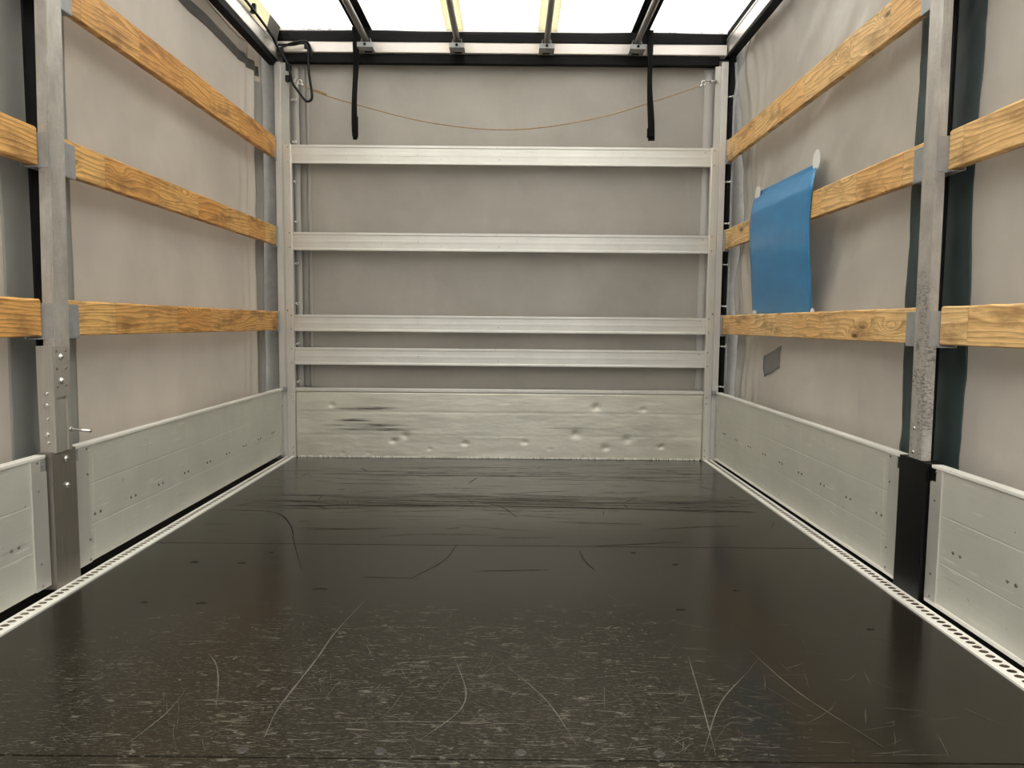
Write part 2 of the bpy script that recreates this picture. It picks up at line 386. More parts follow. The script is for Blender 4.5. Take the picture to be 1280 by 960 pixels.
M = {}
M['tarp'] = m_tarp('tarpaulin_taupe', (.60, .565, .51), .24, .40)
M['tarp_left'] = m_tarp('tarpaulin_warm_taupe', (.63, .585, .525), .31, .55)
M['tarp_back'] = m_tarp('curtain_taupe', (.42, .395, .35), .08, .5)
M['band_teal'] = m_plain('tarpaulin_dark_teal', (.040, .062, .064), .5, 0, .4, .15, 8)
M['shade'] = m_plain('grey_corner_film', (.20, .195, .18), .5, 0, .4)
M['band_grey'] = m_tarp('tarpaulin_mid_grey', (.38, .385, .355), .22, .5)
M['band_dark'] = m_plain('webbing_grey', (.12, .115, .105), .7, 0, .3)
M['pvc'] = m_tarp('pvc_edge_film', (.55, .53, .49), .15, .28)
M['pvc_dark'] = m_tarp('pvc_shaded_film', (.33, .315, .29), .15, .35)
M['roof'] = m_roof()
M['cream'] = m_band('roof_band_cream', (.97, .93, .76), .6)
M['black_web'] = m_plain('webbing_black', (.007, .007, .007), .85, 0, .12)
M['rubber'] = m_plain('rubber_and_gap_black', (.006, .006, .0065), .7, 0, .15)  # seal rubber, also the black painted into shadowed gaps
M['alu_beam'] = m_alu('aluminium_beam_pale', (.76, .745, .69), .36, .45, 'x', .6)
M['alu_post'] = m_alu('aluminium_upright', (.72, .70, .64), .40, .6, 'z', .35)
M['alu_corner'] = m_alu('aluminium_corner', (.74, .72, .68), .38, .6, 'z', .2)
M['alu_header'] = m_alu('aluminium_header', (.56, .515, .475), .34, .65, 'x', .6, (.22, .19, .17))
M['alu_rail'] = m_alu('aluminium_roof_rail', (.74, .70, .64), .34, .65, 'y', .3, (.25, .22, .2))
M['panel'] = m_alu('aluminium_dropside', (.64, .635, .56), .40, .3, 'y', .6, pale=.7)
M['trim'] = m_alu('aluminium_trim', (.61, .60, .55), .42, .5, 'z', .3)
M['housing'] = m_alu('worn_latch_housing', (.50, .475, .42), .42, .55, 'z', 1.0, (.13, .115, .10), .2)
M['front_panel'] = m_scuffed_panel()
M['post_worn'] = m_post()
M['foot_steel'] = m_alu('worn_post_foot', (.26, .235, .20), .42, .55, 'z', .6, (.1, .09, .08), .25)
M['black_paint'] = m_plain('black_paint', (.005, .005, .005), .35, 0, .2)
M['dull'] = m_plain('worn_bolt_steel', (.05, .046, .04), .45, .4)
M['galv'] = m_plain('galvanised_sheet', (.36, .37, .37), .5, .35, .5, .14, 22)
M['steel'] = m_plain('bright_steel', (.72, .70, .66), .25, .9)
M['dark_steel'] = m_plain('dull_rivet', (.22, .20, .18), .4, .6)
M['rail_white'] = m_alu('pale_lashing_rail', (.92, .90, .83), .45, .25, 'y', .4, (.35, .24, .15))
M['rust'] = m_plain('rusty_dirt', (.13, .095, .06), .9, 0, .2, .6, 25)
M['rail_dust'] = m_plain('greyish_dirt', (.26, .22, .16), .9, 0, .2, .5, 25)
M['dirt'] = m_plain('dark_gap', (.012, .011, .010), .9, 0, .2)
M['wood'] = m_wood('softwood_plank', (1.0, .62, .22), (.80, .40, .11), (.22, .08, .015))
M['wood_pale'] = m_wood('softwood_plank_pale', (1.0, .71, .33), (.92, .56, .22), (.36, .15, .04))
M['floor'] = m_floor()
M['rope'] = m_plain('rope_tan', (.42, .30, .17), .8, 0, .2, .4, 300)
M['cable'] = m_plain('cable_black', (.006, .006, .006), .5, 0, .25)
M['blue'] = None
t = NT('blue_pvc_sheet'); b_ = t.noise(t.map((1, 2, 4)), 3, 5, .6)
c_ = t.mix(t.ramp(b_, (.3, 0.0), (.7, 1.0)), (.030, .215, .460), (.042, .255, .530))
sc_ = t.noise(t.map((1, 40, 4), rot=(.9, 0, 0)), 2, 3, .5)
c_ = t.mix(t.math('MULTIPLY', t.ramp(sc_, (.70, 0.0), (.78, 1.0)), .4), c_, (.45, .6, .75))
M['blue'] = t.done(t.pbsdf(c_, .32, 0, t.bump(b_, .3, .01), .5))
M['white'] = m_plain('white_patch', (.80, .80, .76), .5, 0, .4, .05)
M['grey_patch'] = m_plain('grey_repair_tape', (.235, .23, .215), .55, 0, .4)
M['plate'] = m_plain('yard_asphalt', (.16, .155, .145), .9, 0, .2, .2, 3)

D = 4.184                      # inner face of the front wall frame

# ---------------------------------------------------------------- setting
g = MB(); g.box(-14, 14, -16, 14, -1.15, -1.05); struct(g.build('ground', M['plate']))
b = MB()
for y0, y1 in ((0.03, 1.2475), (1.2525, 2.518), (2.521, 3.79), (3.793, 4.20)):
    b.box(-1.200, 1.200, y0, y1, -0.028, 0.0, .0015)
floor = struct(b.build('floor', M['floor']))
b = MB(); b.box(-1.42, 1.42, 0.03, 4.34, -0.16, -0.029); struct(b.build('floor_bed', M['dirt']))
# hairline score marks and drag arcs pressed into the film of the floor
def ribbon(mb, pts, w, z=0.0006):
    P = spl([(p[0], p[1], z) for p in pts], 10); L = []
    for i, p in enumerate(P):
        d = (P[min(i+1, len(P)-1)] - P[max(i-1, 0)]).normalized(); nn = Vector((-d.y, d.x, 0)); tt = i/(len(P)-1)
        ww = w*(.25 + .75*math.sin(PI*min(max(tt, .03), .97)))*(0.7+.5*noise.noise(p*23))
        L.append((mb.bm.verts.new(p+nn*ww/2), mb.bm.verts.new(p-nn*ww/2)))
    for a, c in zip(L, L[1:]): mb.bm.faces.new((a[0], c[0], c[1], a[1]))
M['scratch'] = m_plain('scratched_film', (.10, .093, .075), .6, 0, .3, .5, 90)
b = MB()
for pts, w in (([(-.646, 1.27), (-.632, 1.33), (-.62, 1.40), (-.622, 1.497)], .004), ([(-.394, 1.313), (-.401, 1.404), (-.397, 1.467), (-.382, 1.632), (-.373, 1.786), (-.341, 2.002)], .006),
               ([(-.655, 1.668), (-.607, 1.607), (-.564, 1.515), (-.529, 1.417)], .004), ([(.501, 1.669), (.481, 1.482), (.455, 1.267)], .004), ([(.605, 1.573), (.515, 1.45), (.436, 1.279)], .004),
               ([(.2, 1.30), (.15, 1.46), (.06, 1.62)], .004), ([(-.1, 1.3), (-.02, 1.45), (-.06, 1.66)], .004), ([(.78, 1.30), (.70, 1.5), (.66, 1.7)], .003), ([(-.35, 1.36), (-.10, 1.372), (.12, 1.366)], .003),
               ([(-.64, 1.45), (-.45, 1.44), (-.25, 1.47)], .003)):
    ribbon(b, pts, w)
rnd = random.Random(3)
for k in range(420):
    x = rnd.gauss(-.05, .5); y = 1.27 + abs(rnd.gauss(0, .28)); a = rnd.choice([.1, .5, 1.1, 2.2, 2.7]) + rnd.gauss(0, .2); L_ = rnd.uniform(.015, .12)
    if abs(x) > 1.05: continue
    c = rnd.gauss(0, .1)*L_; dx, dy = math.cos(a)*L_/2, math.sin(a)*L_/2
    if y-abs(dy) < 1.256: continue
    ribbon(b, [(x-dx, y-dy), (x-dy*c*4, y+dx*c*4), (x+dx, y+dy)], rnd.uniform(.0006, .0016))
o = b.build('light_scratches', M['scratch'], floor, label='pale grey scratches in the black film'); o['kind'] = 'stuff'
b = MB()
for pts, w in (([(-1.17, 2.98), (-.924, 2.95), (-.796, 2.773), (-.70, 2.518), (-.597, 2.251)], .006), ([(-.12, 2.53), (-.15, 2.35), (-.243, 2.166)], .005), ([(.315, 2.47), (.321, 2.37), (.345, 2.27)], .006),
               ([(-.9, 3.72), (-.2, 3.70), (.5, 3.715)], .010), ([(-.85, 3.5), (-.3, 3.49)], .006), ([(-1.1, 3.05), (-.2, 3.08), (.6, 3.05), (1.1, 3.02)], .012), ([(-.3, 3.28), (0, 3.1), (.1, 2.9)], .005),
               ([(-.05, 2.25), (.2, 2.27)], .006), ([(-.4, 2.19), (-.2, 2.18)], .004), ([(.35, 2.52), (.7, 2.58)], .006), ([(-.7, 3.9), (-.2, 3.93), (.3, 3.9)], .006)):
    ribbon(b, pts, w)
for k in range(330):
    x = rnd.uniform(-1.1, 1.15); y = rnd.choice([3.14+rnd.gauss(0, .06), 3.14+rnd.gauss(0, .12), rnd.uniform(2.6, 4.1), 3.75+rnd.gauss(0, .1)]); a = rnd.gauss(0, .10) if rnd.random() < .8 else rnd.uniform(0, PI)
    L_ = rnd.uniform(.05, .45) if abs(a) < .3 else rnd.uniform(.03, .15)
    dx, dy = math.cos(a)*L_/2, math.sin(a)*L_/2
    if abs(x)+abs(dx) > 1.17 or y+abs(dy) > 4.15: continue
    ribbon(b, [(x-dx, y-dy), (x, y+rnd.gauss(0, .006)), (x+dx, y+dy)], rnd.uniform(.0012, .005))
for (x, y, w) in ((-.81, 2.307, .03), (-.967, 2.311, .025), (-.958, 1.969, .02), (-.795, 1.967, .03), (-.494, 2.085, .045), (.62, 2.33, .02), (.75, 2.1, .02), (.5, 2.45, .02), (.55, 1.95, .03), (1.02, 1.83, .02), (-.75, 2.42, .015)):
    ribbon(b, [(x-w/2, y-.002), (x, y+.003), (x+w/2, y)], .013)
o = b.build('dark_scratches', M['dirt'], floor, label='black drag marks and gouges'); o['kind'] = 'stuff'

# ---- side walls: hanging tarpaulins with real folds
def fb(v): return noise.fractal(v, 0.9, 2.1, 4)
def tarp_x(side, y, z):
    """inner face of the side curtain"""
    if side > 0:
        u = y*.8 + z*1.25
        d = .010*fb(Vector((u*1.5, z*.35-y*.25, 3.0))) + .007*math.sin(u*5.2 + 2.2*fb(Vector((y*.9, z*.9, 7))))
        d += .0045*fb(Vector((u*4.2, (z*.5-y*.3)*1.6, 17)))
        d *= 2.2*(.15 + .85*min(1, max(0, abs(y-2.22)-.17)/.35))
        d += .005*fb(Vector((y*6, z*2.2, 5)))
        e = max(0, (y-3.65)/.55)**1.5
        d += .020*e*math.sin(y*52 + 2.2*fb(Vector((y*2, z*1.6, 1)))) * (.6+.5*fb(Vector((1, z*2, 9))))
        if z < .75: d += .004*fb(Vector((y*4+z*5, z*6, 8)))
        top = max(0, (z-1.85)/.5); d += .006*top*fb(Vector((y*5+z*2, z*1.5, 11)))
        d += .0022*fb(Vector((y*11+z*7, z*5-y*3, 6)))
    else:
        d = .006*fb(Vector((y*1.1, z*1.0, 13.0))) + .003*fb(Vector((y*5, z*3.2, 15)))
        top = max(0, (z-1.6)/.8); d += .0035*top*math.sin(y*13 + z*7 + 2*fb(Vector((y*2, z, 4))))
        e = max(0, (y-3.8)/.4)**1.3
        d += .020*e*math.sin(y*60 + 2*fb(Vector((y*2, z*1.4, 2))))
    return side*(1.372 + d)
for side, nm, mt in ((-1, 'wall_left', 'tarp_left'), (1, 'wall_right', 'tarp')):
    b = MB(); b.grid(lambda u, v: (tarp_x(side, .03+4.155*u, -.10+2.54*v), .03+4.155*u, -.10+2.54*v), 230, 110, .003, (side, 0, 0))
    w = struct(b.build(nm, M[mt], smooth=True))
    def patch(name, mat, y0, y1, z0, z1, off, nu, nv, label=None, fy=None):
        q = MB()
        def fn(u, v):
            y, z = y0+(y1-y0)*u, z0+(z1-z0)*v
            if fy: y, z = fy(y, z, u, v)
            return (tarp_x(side, y, z) - side*off, y, z)
        q.grid(fn, nu, nv, .0015, (side, 0, 0)); return q.build(name, M[mat], w, True, label)
    if side > 0:
        patch('dark_band', 'band_teal', 2.061, 2.384, -.08, 2.43, .003, 30, 100, 'dark teal vertical band')
        patch('edge_fold', 'pvc', 4.06, 4.182, -.05, 2.38, .004, 24, 100)
        # small rectangle of repair tape, four corners as seen
        P = [on_x(*p, 1.366) for p in ((952, 445), (975, 432), (976, 460), (954, 471))]
        q = MB()
        def fn(u, v):
            p = (P[3]*(1-u)+P[2]*u)*(1-v) + (P[0]*(1-u)+P[1]*u)*v
            return (tarp_x(1, p.y, p.z)-.003, p.y, p.z)
        q.grid(fn, 8, 6, .0012, (1, 0, 0)); q.build('repair_patch', M['grey_patch'], w, True, 'small grey repair patch')
    else:
        patch('dark_band', 'band_grey', 2.056, 2.380, -.08, 2.43, .003, 30, 100, 'mid grey vertical band')
        patch('horizontal_band', 'band_dark', 2.2, 4.165, 2.160, 2.214, .003, 110, 4, 'grey horizontal webbing band')
        patch('strap_tab', 'band_dark', 3.985, 4.018, 2.20, 2.36, .008, 4, 12, 'grey vertical tab with a buckle')
        patch('hem_line', 'band_dark', 2.2, 3.97, 2.2755, 2.2795, .002, 110, 1)
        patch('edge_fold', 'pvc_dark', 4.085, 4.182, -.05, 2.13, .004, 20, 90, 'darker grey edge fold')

# ---- front curtain behind the frame
def back_y(x, z):
    d = .012*fb(Vector((x*1.6, z*.9, 21))) + .009*math.sin(x*8+2*fb(Vector((x, z*.8, 22))))*(.5+.5*math.sin(z*6.6+.7))
    d += .003*fb(Vector((x*7, z*5, 23)))
    return D + .085 + d
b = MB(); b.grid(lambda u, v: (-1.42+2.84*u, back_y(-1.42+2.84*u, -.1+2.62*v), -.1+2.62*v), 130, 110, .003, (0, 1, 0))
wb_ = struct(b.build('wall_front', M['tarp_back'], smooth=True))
def bpatch(name, mat, x0, x1, z0, z1, off, nu, nv, label=None, bulge=0.0):
    q = MB(); q.grid(lambda u, v: (x0+(x1-x0)*u, back_y(x0+(x1-x0)*u, z0+(z1-z0)*v)-off-bulge*math.sin(PI*u), z0+(z1-z0)*v), nu, nv, .0015, (0, 1, 0))
    return q.build(name, M[mat], wb_, True, label)
bpatch('edge_strip', 'pvc', -1.203, -1.166, .40, 2.25, .004, 8, 80, 'pale glossy plastic edge strip', .008)
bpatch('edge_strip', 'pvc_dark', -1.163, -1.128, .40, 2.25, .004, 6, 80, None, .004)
bpatch('edge_strip', 'tarp_back', -1.125, -1.105, .40, 2.25, .005, 4, 80, None, .003)
bpatch('edge_strip', 'pvc', 1.160, 1.222, .40, 2.25, .004, 10, 80, 'pale glossy plastic edge strip', .010)

# ---- roof sheet with its sewn bands
b = MB()
def roof_z(x, y): return 2.446 + .004*math.sin(y*3.1) + .003*fb(Vector((x*2, y*2, 30)))
b.grid(lambda u, v: (-1.41+2.82*u, .03+4.22*v, roof_z(-1.41+2.82*u, .03+4.22*v)), 60, 80, .002, (0, 0, 1))
ceil = struct(b.build('ceiling', M['roof'], smooth=True))
for x0, x1, mt, lb in ((-.838, -.739, 'black_web', 'black reinforcing band'), (.731, .830, 'black_web', 'black reinforcing band'), (-.318, -.215, 'cream', 'cream reinforcing band'), (.202, .312, 'cream', 'cream reinforcing band'), (-1.272, -1.248, 'cream', 'cream edge flap')):
    q = MB(); q.grid(lambda u, v: (x0+(x1-x0)*u, .05+4.19*v, roof_z(x0+(x1-x0)*u, .05+4.19*v)-.003), 3, 80, .0012, (0, 0, 1)); q.build('reinforcing_band', M[mt], ceil, True, lb)

# corner strips (black paints in the open dark gap) between side and front curtains
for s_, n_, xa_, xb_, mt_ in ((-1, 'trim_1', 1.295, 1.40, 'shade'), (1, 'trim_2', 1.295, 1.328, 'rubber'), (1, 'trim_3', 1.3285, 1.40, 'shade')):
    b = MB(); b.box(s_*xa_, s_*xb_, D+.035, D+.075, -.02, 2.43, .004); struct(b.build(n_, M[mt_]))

# ---------------------------------------------------------------- lashing rails let into the floor edges
def lashing_rail(side, label):
    T = thing('lashing_rail', (side*1.225, 2.1, 0), label, 'rail', 'lashing rails along the floor edges')
    b = MB(); bm = b.bm; x0, x1, z = 1.2015, 1.249, .004; P = .025; n0 = 166; cx = (x0+x1)/2+.004
    hx, hy = .0120, .0092; N = 12
    y = .035; w = MB()
    for k in range(n0):
        yc = y + P/2
        outer = [(x0, y), (cx, y), (x1, y), (x1, yc), (x1, y+P), (cx, y+P), (x0, y+P), (x0, yc)]
        ov = [bm.verts.new((side*a, c, z)) for a, c in outer]
        iv = []; dv = []
        for i in range(8):
            ang = math.atan2((outer[i][1]-yc)/P*2, (outer[i][0]-cx)/(x1-x0)*2)
            px, py = cx+hx*math.cos(ang), yc+hy*math.sin(ang)
            iv.append(bm.verts.new((side*px, py, z+.0006))); dv.append((w.bm.verts.new((side*px, py, z-.0004)), w.bm.verts.new((side*px, py, z-.012))))
        for i in range(8):
            j = (i+1) % 8
            bm.faces.new((ov[i], ov[j], iv[j], iv[i])); w.bm.faces.new((dv[i][0], dv[j][0], dv[j][1], dv[i][1]))
        y += P
    for xa, s2 in ((x0, -1), (x1, 1)):
        b.box(side*(xa-.0012), side*(xa+.0012), .035, y, -.028, z+.0008)
    b.build('perforated_profile', M['rail_white'], T)
    b = w; b.box(side*(x0+.002), side*(x1-.002), .035, y, -.026, -.006); b.build('rail_bed', M['rust' if side > 0 else 'rail_dust'], T, label='brown dirt in the rail holes')
lashing_rail(-1, 'pale perforated metal rail along the floor edge at the foot of the left wall')
lashing_rail(1, 'pale perforated rail with rusty holes along the floor edge at the right wall')

# ---------------------------------------------------------------- dropside panels
def dropside(side, y0, y1, trims, label, rivets, far=False):
    T = thing('dropside_panel', (side*1.275, (y0+y1)/2, .012), label, 'side panel', 'aluminium dropside panels along the walls')
    ya = y0; yb = y1
    b = MB()
    # extruded boards with shallow grooves between the profiles
    prof = [(1.267, .022)]
    for zz in (.140, .272): prof += [(1.267, zz-.003), (1.2676, zz-.001), (1.2676, zz+.001), (1.267, zz+.003)]
    prof += [(1.267, .395), (1.292, .395), (1.292, .022)]
    b.prism([(side*p[0], p[1]) for p in prof], 'y', ya, yb); b.build('board', M['panel'], T)
    b = MB(); b.box(side*1.2635, side*1.294, ya, yb, .396, .405, .0015); b.build('top_lip', M['rail_white'], T, label='bright top edge')
    if side > 0:
      b = MB(); b.box(side*1.2625, side*1.292, ya, yb, .010, .021, .0015); b.build('bottom_lip', M['rail_white'], T, label='bright bottom edge')
    for (t0, t1, notch) in trims:
        b = MB()
        if notch: # notch towards the side post
            if notch > 0: pts = [(t0, .022), (t1, .022), (t1, .3955), (t0+.026, .3955), (t0+.026, .358), (t0, .358)]
            else: pts = [(t0, .022), (t1, .022), (t1, .358), (t1-.026, .358), (t1-.026, .3955), (t0, .3955)]
        else: pts = [(t0, .022), (t1, .022), (t1, .3955), (t0, .3955)]
        b.prism(pts, 'x', side*1.2625, side*1.2669)
        tr = b.build('end_trim', M['trim'], T)
        yr = t1-.008 if notch > 0 else (t0+.033 if notch < 0 else (t0+t1)/2)
        if notch < 0: yr = t0+.016+.010
        for zr in (.388, .307, .097, .032):
            q = MB(); q.dome((side*1.2625, yr, zr), (-side, 0, 0), .0042, .0025, 10, 2); q.build('rivet', M['dark_steel'], tr, True)
        if notch: # steel catch visible in the notch
            yn = (t0, t0+.024) if notch > 0 else (t1-.024, t1)
            q = MB(); q.box(side*1.2645, side*1.2668, yn[0], yn[1], .360, .3945, .0008)
            q.cyl((side*1.2645, sum(yn)/2, .377), (side*1.262, sum(yn)/2, .377), .004)
            q.build('catch', M['galv' if side < 0 else 'black_paint'], T)
    for (yy, zz) in rivets:
        q = MB(); q.dome((side*1.267, yy, zz), (-side, 0, 0), .0058, .003, 10, 2); q.build('rivet', M['dark_steel'], T, True)
    # pale dings
    return T
rr = []
for yc in (2.294, 2.508, 2.722, 2.936, 3.150, 3.364, 3.578, 3.792, 4.006):
    rr += [(yc-.016, .188), (yc+.016, .188)]
dropside(1, 2.168, 4.172, [(2.168, 2.240, 1), (4.128, 4.172, 0)], 'aluminium side board between the front corner and the black post foot, right wall', rr)
rr = [(yc+dd, .170) for yc in (2.292, 2.512, 2.712, 2.93, 3.15, 3.364, 3.578, 3.792, 4.006) for dd in (-.016, .016)]
dropside(-1, 2.166, 4.175, [(2.166, 2.245, 1), (4.135, 4.175, 0)], 'aluminium side board between the front corner and the left post', rr)
rr = [(yc+dd, .186) for yc in (.4, .614, .828, 1.042, 1.256, 1.470, 1.670, 1.884) for dd in (-.015, .015)]
dropside(1, .05, 2.014, [(1.962, 2.014, -1)], 'aluminium side board nearest the viewer on the right, dented low down', rr)
rr = [(yc+dd, .172) for yc in (.4, .614, .828, 1.042, 1.256, 1.470, 1.687, 1.902) for dd in (-.015, .015)]
dropside(-1, .05, 2.040, [(1.975, 2.040, -1)], 'aluminium side board nearest the viewer on the left, left of the post foot', rr)

# ---------------------------------------------------------------- side posts
def side_post(side, ya, yb, shear, label, dep):
    T = thing('side_post', (side*1.275, (ya+yb)/2, 0), label, 'post', 'upright posts halfway along the side walls')
    f = lambda z: shear*(z-.41) if z > .41 else 0.0
    b = MB()
    b.prism([(side*1.250, ya), (side*1.250, yb), (side*(1.250+dep), yb), (side*(1.250+dep), ya)], 'z', .41, 2.42)
    es = [e for e in b.bm.edges if abs(e.verts[0].co.z - e.verts[1].co.z) > 1]
    bmesh.ops.bevel(b.bm, geom=es, offset=.003, segments=2, affect='EDGES')
    b.shear_y(f); b.build('post_tube', M['post_worn'], T)
    for (z0, z1) in ((.738, .838), (1.224, 1.322), (1.714, 1.826)):
        s0 = f((z0+z1)/2); q = MB()
        # leg on the near side face of the post
        q.box(side*1.2515, side*1.308, ya+s0-.0035, ya+s0-.0005, z0, z1, .001)
        # wing lying over the end of the far plank
        q.box(side*1.2745, side*1.2775, yb+s0-.002, yb+s0+.090, z0, z1, .001)
        # shelf under the plank ends
        q.box(side*1.2745, side*1.309, yb+s0, yb+s0+.090, z0-.003, z0-.0005, .0005)
        q.box(side*1.2745, side*1.309, ya+s0-.028, ya+s0-.001, z0-.003, z0-.0005, .0005)
        q.box(side*1.306, side*1.309, ya+s0-.04, yb+s0+.090, z0-.003, z1, .001)
        q.build('plank_bracket', M['galv'], T, label='grey galvanised bracket')
    q = MB(); q.box(side*1.3255, side*1.3345, 2.128, 2.178, .10, 2.40, .002); q.build('gap_shade_strip', M['rubber'], T, label='black strip painting the shadowed gap behind the post')  # black box stands in for the shaded gap behind the post
    return T
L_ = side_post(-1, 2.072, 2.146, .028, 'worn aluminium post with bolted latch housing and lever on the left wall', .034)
b = MB()
# latch housing with an open slot, built round the recess
b.box(-1.290, -1.2425, 2.058, 2.070, .406, .716, .0015); b.box(-1.290, -1.2425, 2.118, 2.134, .406, .716, .0015)
b.box(-1.290, -1.2425, 2.070, 2.118, .566, .716, .0008); b.box(-1.290, -1.2475, 2.070, 2.118, .406, .558, .001)
b.prism([(-1.2475, 2.074), (-1.2475, 2.106), (-1.2445, 2.100), (-1.2445, 2.080)], 'z', .406, .554)
hs = b.build('latch_housing', M['housing'], L_, label='aluminium latch housing')
for (yy, zz, r) in ((2.0765, .701, .005), (2.1185, .701, .005), (2.0765, .650, .005), (2.1165, .650, .005), (2.0755, .599, .005), (2.1155, .599, .005)):
    q = MB(); q.dome((-1.2425, yy, zz), (1, 0, 0), r, .002, 10, 2); q.build('rivet', M['dark_steel'], hs, True)
for (yy, zz) in ((2.096, .684), (2.095, .614)):
    q = MB(); q.dome((-1.2425, yy, zz), (1, 0, 0), .0085, .0075, 14, 3); q.cyl((-1.2425, yy, zz), (-1.241, yy, zz), .0105); q.build('bolt', M['steel'], hs, True)
for (xx, zz, r) in ((-1.262, .580, .007), (-1.265, .546, .0095), (-1.262, .507, .007), (-1.266, .461, .0095), (-1.263, .437, .007)):
    q = MB(); q.cyl((xx, 2.058, zz), (xx, 2.054, zz), r, r, 6); q.dome((xx, 2.054, zz), (0, -1, 0), r*.7, .004, 12, 2); q.build('bolt', M['steel'], hs, False)
q = MB(); q.cyl((-1.250, 2.128, .468), (-1.180, 2.124, .462), .0045); q.torus((-1.240, 2.1275, .4672), (1, 0, 0), .006, .002); q.build('release_lever', M['steel'], L_, True, 'steel lever pin')
q = MB(); q.box(-1.302, -1.250, 2.047, 2.161, .004, .402, .002); q.box(-1.290, -1.252, 2.045, 2.163, .395, .409, .001)
ft = q.build('post_foot', M['foot_steel'], L_, label='dark worn foot')
for zz in (.382, .302):
    q = MB(); q.cyl((-1.250, 2.110, zz), (-1.247, 2.110, zz), .011, .011, 6); q.dome((-1.247, 2.110, zz), (1, 0, 0), .008, .005, 12, 2); q.build('bolt', M['steel'], ft)
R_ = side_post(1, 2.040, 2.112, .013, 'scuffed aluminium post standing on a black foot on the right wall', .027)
q = MB(); q.box(1.250, 1.302, 2.022, 2.158, .004, .408, .002); q.box(1.256, 1.285, 2.020, 2.162, .385, .402, .002)
q.cyl((1.262, 2.05, .403), (1.262, 2.05, .413), .007, .007, 8)
q.build('post_foot', M['black_paint'], R_, label='black painted foot')
for zz in (.498, .428):
    q = MB(); q.dome((1.250, 2.087, zz), (-1, 0, 0), .0065, .004, 12, 2); q.build('rivet', M['steel'], R_, True)

# ---------------------------------------------------------------- wooden planks
def plank(side, y0, y1, z0, z1, mat, label, seed):
    b = MB(); n = 60; rd = random.Random(seed)
    x0, x1 = 1.280, 1.3045
    rows = []
    for i in range(n+1):
        y = y0+(y1-y0)*i/n
        a = .0011*fb(Vector((y*9, seed, 0))); c = .0014*fb(Vector((y*9, seed, 5)))
        dx = .0009*fb(Vector((y*2, seed, 9)))
        cs = [(x0+.003+dx, z0+a), (x0+dx, z0+.003+a), (x0+dx, z1-.005+c), (x0+.005+dx, z1+c), (x1, z1+c), (x1, z0+a)]
        rows.append([b.bm.verts.new((side*p[0], y, p[1])) for p in cs])
    for r0, r1 in zip(rows, rows[1:]):
        for k in range(6): b.bm.faces.new((r0[k], r0[(k+1) % 6], r1[(k+1) % 6], r1[k]))
    b.bm.faces.new(rows[0]); b.bm.faces.new(rows[-1])
    return tag(b.build('wooden_plank', M[mat], None), label, 'plank', 'wooden side planks')
Z3, Z2, Z1 = (.743, .851), (1.2285, 1.3365), (1.718, 1.840)
plank(-1, 2.188, 4.172, *Z1, 'wood', 'long wooden plank between post and front corner, highest on the left wall', 1)
plank(-1, 2.180, 4.168, *Z2, 'wood', 'long wooden plank between post and front corner, middle one on the left wall', 2)
plank(-1, 2.168, 4.172, *Z3, 'wood', 'long wooden plank between post and front corner, lowest on the left wall', 3)
plank(-1, .06, 2.088, *Z2, 'wood', 'wooden plank running out of frame left of the left post, upper of two', 4)
plank(-1, .06, 2.074, *Z3, 'wood', 'wooden plank running out of frame left of the left post, lower of two', 5)
plank(1, 2.146, 4.176, *Z1, 'wood_pale', 'long wooden plank from post to front corner, highest on the right wall', 6)
plank(1, 2.134, 4.176, *Z2, 'wood_pale', 'wooden plank crossed by the blue sheet, middle of the right wall', 7)
plank(1, 2.122, 4.176, *Z3, 'wood_pale', 'wooden plank below the blue sheet on the right wall', 8)
plank(1, .06, 2.045, *Z2, 'wood_pale', 'plank right of the right post, upper one with a round knot', 9)
plank(1, .06, 2.038, *Z3, 'wood_pale', 'plank right of the right post, lower one at the picture edge', 10)

# ---------------------------------------------------------------- corner posts
for side, nm, lab in ((-1, 'left', 'tall pale aluminium corner post where the left wall meets the front wall'), (1, 'right', 'tall pale aluminium corner post where the right wall meets the front wall')):
    T = thing('corner_post', (side*1.265, D+.02, 0), lab, 'post', 'corner posts of the front wall')
    xa, xb = (1.249, 1.284) if side < 0 else (1.240, 1.276)
    b = MB(); b.box(side*xa, side*xb, D+.002, D+.035, .0, 2.27 if side > 0 else 2.25, .002); b.build('front_flange', M['alu_corner'], T)
    b = MB(); b.box(side*1.2075, side*(xa-.0005), D+.016, D+.034, .0, 2.25, .001); b.box(side*1.238, side*(xa-.0008), D+.006, D+.018, .0, 1.80, .0008); b.build('inner_web', M['trim'], T, label='greyer recessed web')
    for (z0, z1) in (Z1, Z2, Z3):
        q = MB(); q.box(side*1.2765, side*1.3065, 4.1765, 4.1855, z0-.012, z1+.002, .001); q.box(side*1.2745, side*1.277, 4.150, 4.1765, z0-.010, z0+.030 if z0 > 1.6 else z1-.006, .0008)
        q.build('plank_bracket', M['galv'], T)
    q = MB(); q.box(side*1.240, side*1.262, D-.012, D+.003, .385, .415, .002); q.cyl((side*1.247, D-.012, .400), (side*1.247, D-.018, .400), .008, .008, 8); q.build('board_latch', M['galv'], T)

